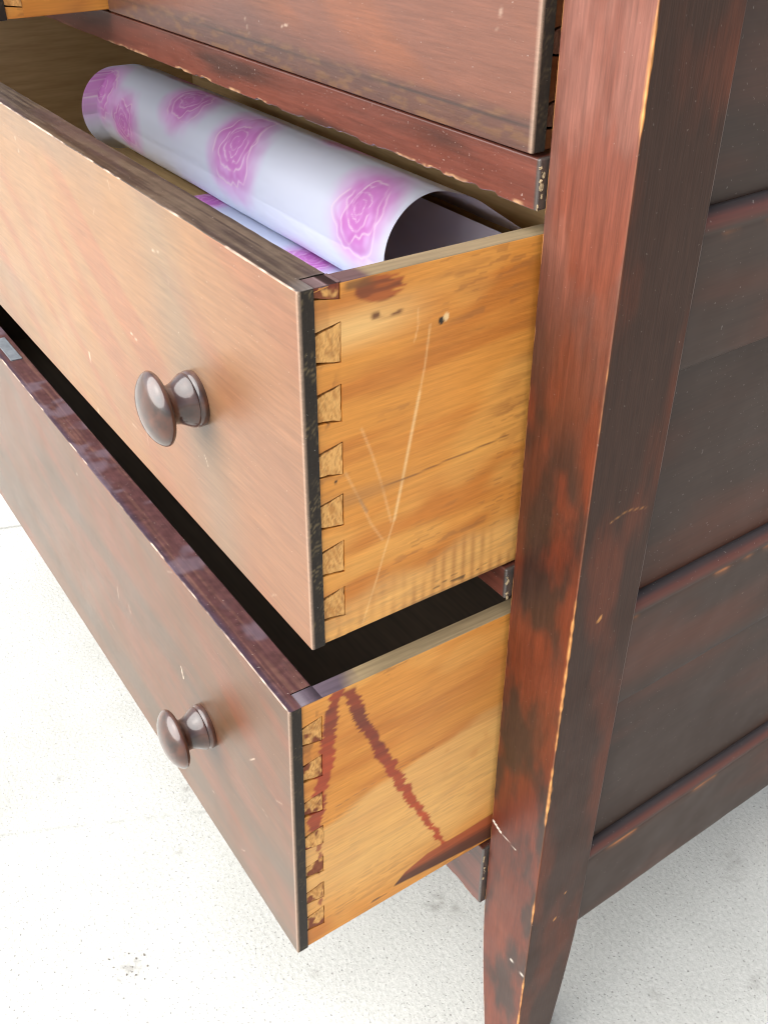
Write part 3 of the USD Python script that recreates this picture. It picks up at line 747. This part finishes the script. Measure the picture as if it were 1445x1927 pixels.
def sweep(path, P, x0, x1, skew, nx, mat, roses, label=None, t=.00035, out_white=True):
    """Paper: the curve P of (y, z) swept from x0 to x1; skew moves y along the way; roses printed on the outer face."""
    P = np.array(P, float)
    for _ in range(4):                                   # smooth (Chaikin)
        Q = [P[0]]
        for a, b in zip(P[:-1], P[1:]):
            Q += [a * .75 + b * .25, a * .25 + b * .75]
        P = np.array(Q + [P[-1]])
    s = np.r_[0, np.cumsum(np.linalg.norm(np.diff(P, axis=0), axis=1))]
    k = int(s[-1] / .0011)
    S = np.linspace(0, s[-1], k)
    P = np.stack([np.interp(S, s, P[:, 0]), np.interp(S, s, P[:, 1])], 1)
    tan = np.gradient(P, axis=0); tan /= np.linalg.norm(tan, axis=1, keepdims=True)
    nor = np.stack([tan[:, 1], -tan[:, 0]], 1)
    X = np.linspace(x0, x1, nx)
    sk = np.interp(X, [x0, x1], [0, skew])
    V, N, C, F = [], [], [], []
    off = 0
    for side in (1, -1):
        pp = P + nor * t * .5 * side
        v = np.stack([np.repeat(X, k), np.tile(pp[:, 0], nx) + np.repeat(sk, k), np.tile(pp[:, 1], nx)], 1)
        dz = .0030 * (fb(v, (7, 14, 0), 3, 2) - .5); v[:, 2] += dz * sst(.566, .575, v[:, 2])
        nn = np.stack([np.zeros(nx * k), np.tile(nor[:, 0], nx) * side, np.tile(nor[:, 1], nx) * side], 1)
        c = np.tile(WHITE if side > 0 else np.array([.70, .68, .78]), (nx * k, 1))
        if side > 0:
            u, w = np.repeat(X, k), np.tile(S, nx)
            for r in roses:
                c = rose(c, u, w, *r)
        i = np.arange(nx * k).reshape(nx, k) + off
        q = np.stack([i[:-1, :-1], i[1:, :-1], i[1:, 1:], i[:-1, 1:]], -1).reshape(-1, 4)
        F.append(q if side > 0 else q[:, ::-1]); V.append(v); N.append(nn); C.append(c); off += len(v)
    n1 = nx * k
    i = np.arange(n1).reshape(nx, k)
    for ring in (i[0], i[-1], i[:, 0], i[:, -1]):
        F.append(np.stack([ring[:-1], ring[1:], ring[1:] + n1, ring[:-1] + n1], 1))
    return emit(path, np.vstack(V), np.vstack(F), mat, np.vstack(N), np.vstack(C), label), s[-1]

def arc(cy, cz, r, a0, a1, n=24):
    return [(cy - r * math.sin(math.radians(a)), cz + r * math.cos(math.radians(a))) for a in np.linspace(a0, a1, n)]   # angle from up towards the front

roll = thing('wrapping_paper_roll', 'loosely rolled white wrapping paper printed with large pink roses', 'wrapping paper', (0, 0, 0))
cy, cz, rr_ = .127, .6150, .0475
outer = [(.262, .590), (.240, .604), (.215, .6195), (.190, .637), (.168, .651)] + arc(cy, cz, rr_, -22, 180, 40) + [(.150, .5675), (.172, .5720), (.190, .584), (.199, .601), (.200, .616)]
# arc length to the top of the roll
Pn = np.array(outer); ln_ = np.r_[0, np.cumsum(np.linalg.norm(np.diff(Pn, axis=0), axis=1))]
s_top = ln_[5] + math.radians(22) * rr_
ROSES = [(-.600, s_top + .037, .058, 60, 1), (-.378, s_top + .041, .052, 75, 2), (-.738, s_top + .014, .052, 20, 3), (-.936, s_top + .047, .052, 15, 4), (-.862, s_top + .072, .044, 10, 5),
         (-.50, s_top - .040, .042, 30, 6), (-.85, s_top - .05, .042, 30, 7)]
sweep(roll + '/paper', outer, -.33, -.945, .018, 560, 'paper_print', ROSES)
sheet = thing('wrapping_paper_sheet', 'flat sheet of rose wrapping paper lying under the roll on the drawer floor', 'wrapping paper', (0, 0, 0))
sweep(sheet + '/paper', [(.20, .5645), (.15, .5652), (.10, .5665), (.06, .568), (.0, .5705), (-.05, .571)], -.25, -.722, -.004, 380, 'paper_print', [(-.705, .075, .04, 15, 21), (-.49, .072, .045, 50, 22), (-.34, .10, .04, 80, 23)])

# loose flecks on the slab: small bits of grit
rng = np.random.default_rng(5)
ms = []
for k in range(12):
    m = trimesh.creation.icosphere(1, 1.0)
    m.vertices *= rng.uniform(.0003, .0011, 3); m.vertices += rng.normal(0, .0002, m.vertices.shape)
    px = (-.2919, -.2322) if k < 12 else (-.1739, .0485)
    m.apply_translation((px[0] + rng.normal(0, .014), px[1] + rng.normal(0, .008), .0005)); ms.append(m)
plain('grit', (.16, .14, .12), (.3, .27, .23), .9)
tag(stage.GetPrimAtPath(tri('/World/grit', trimesh.util.concatenate(ms), 'grit', smooth=False)), kind='stuff', label='dark grit specks scattered on the concrete', category='grit')
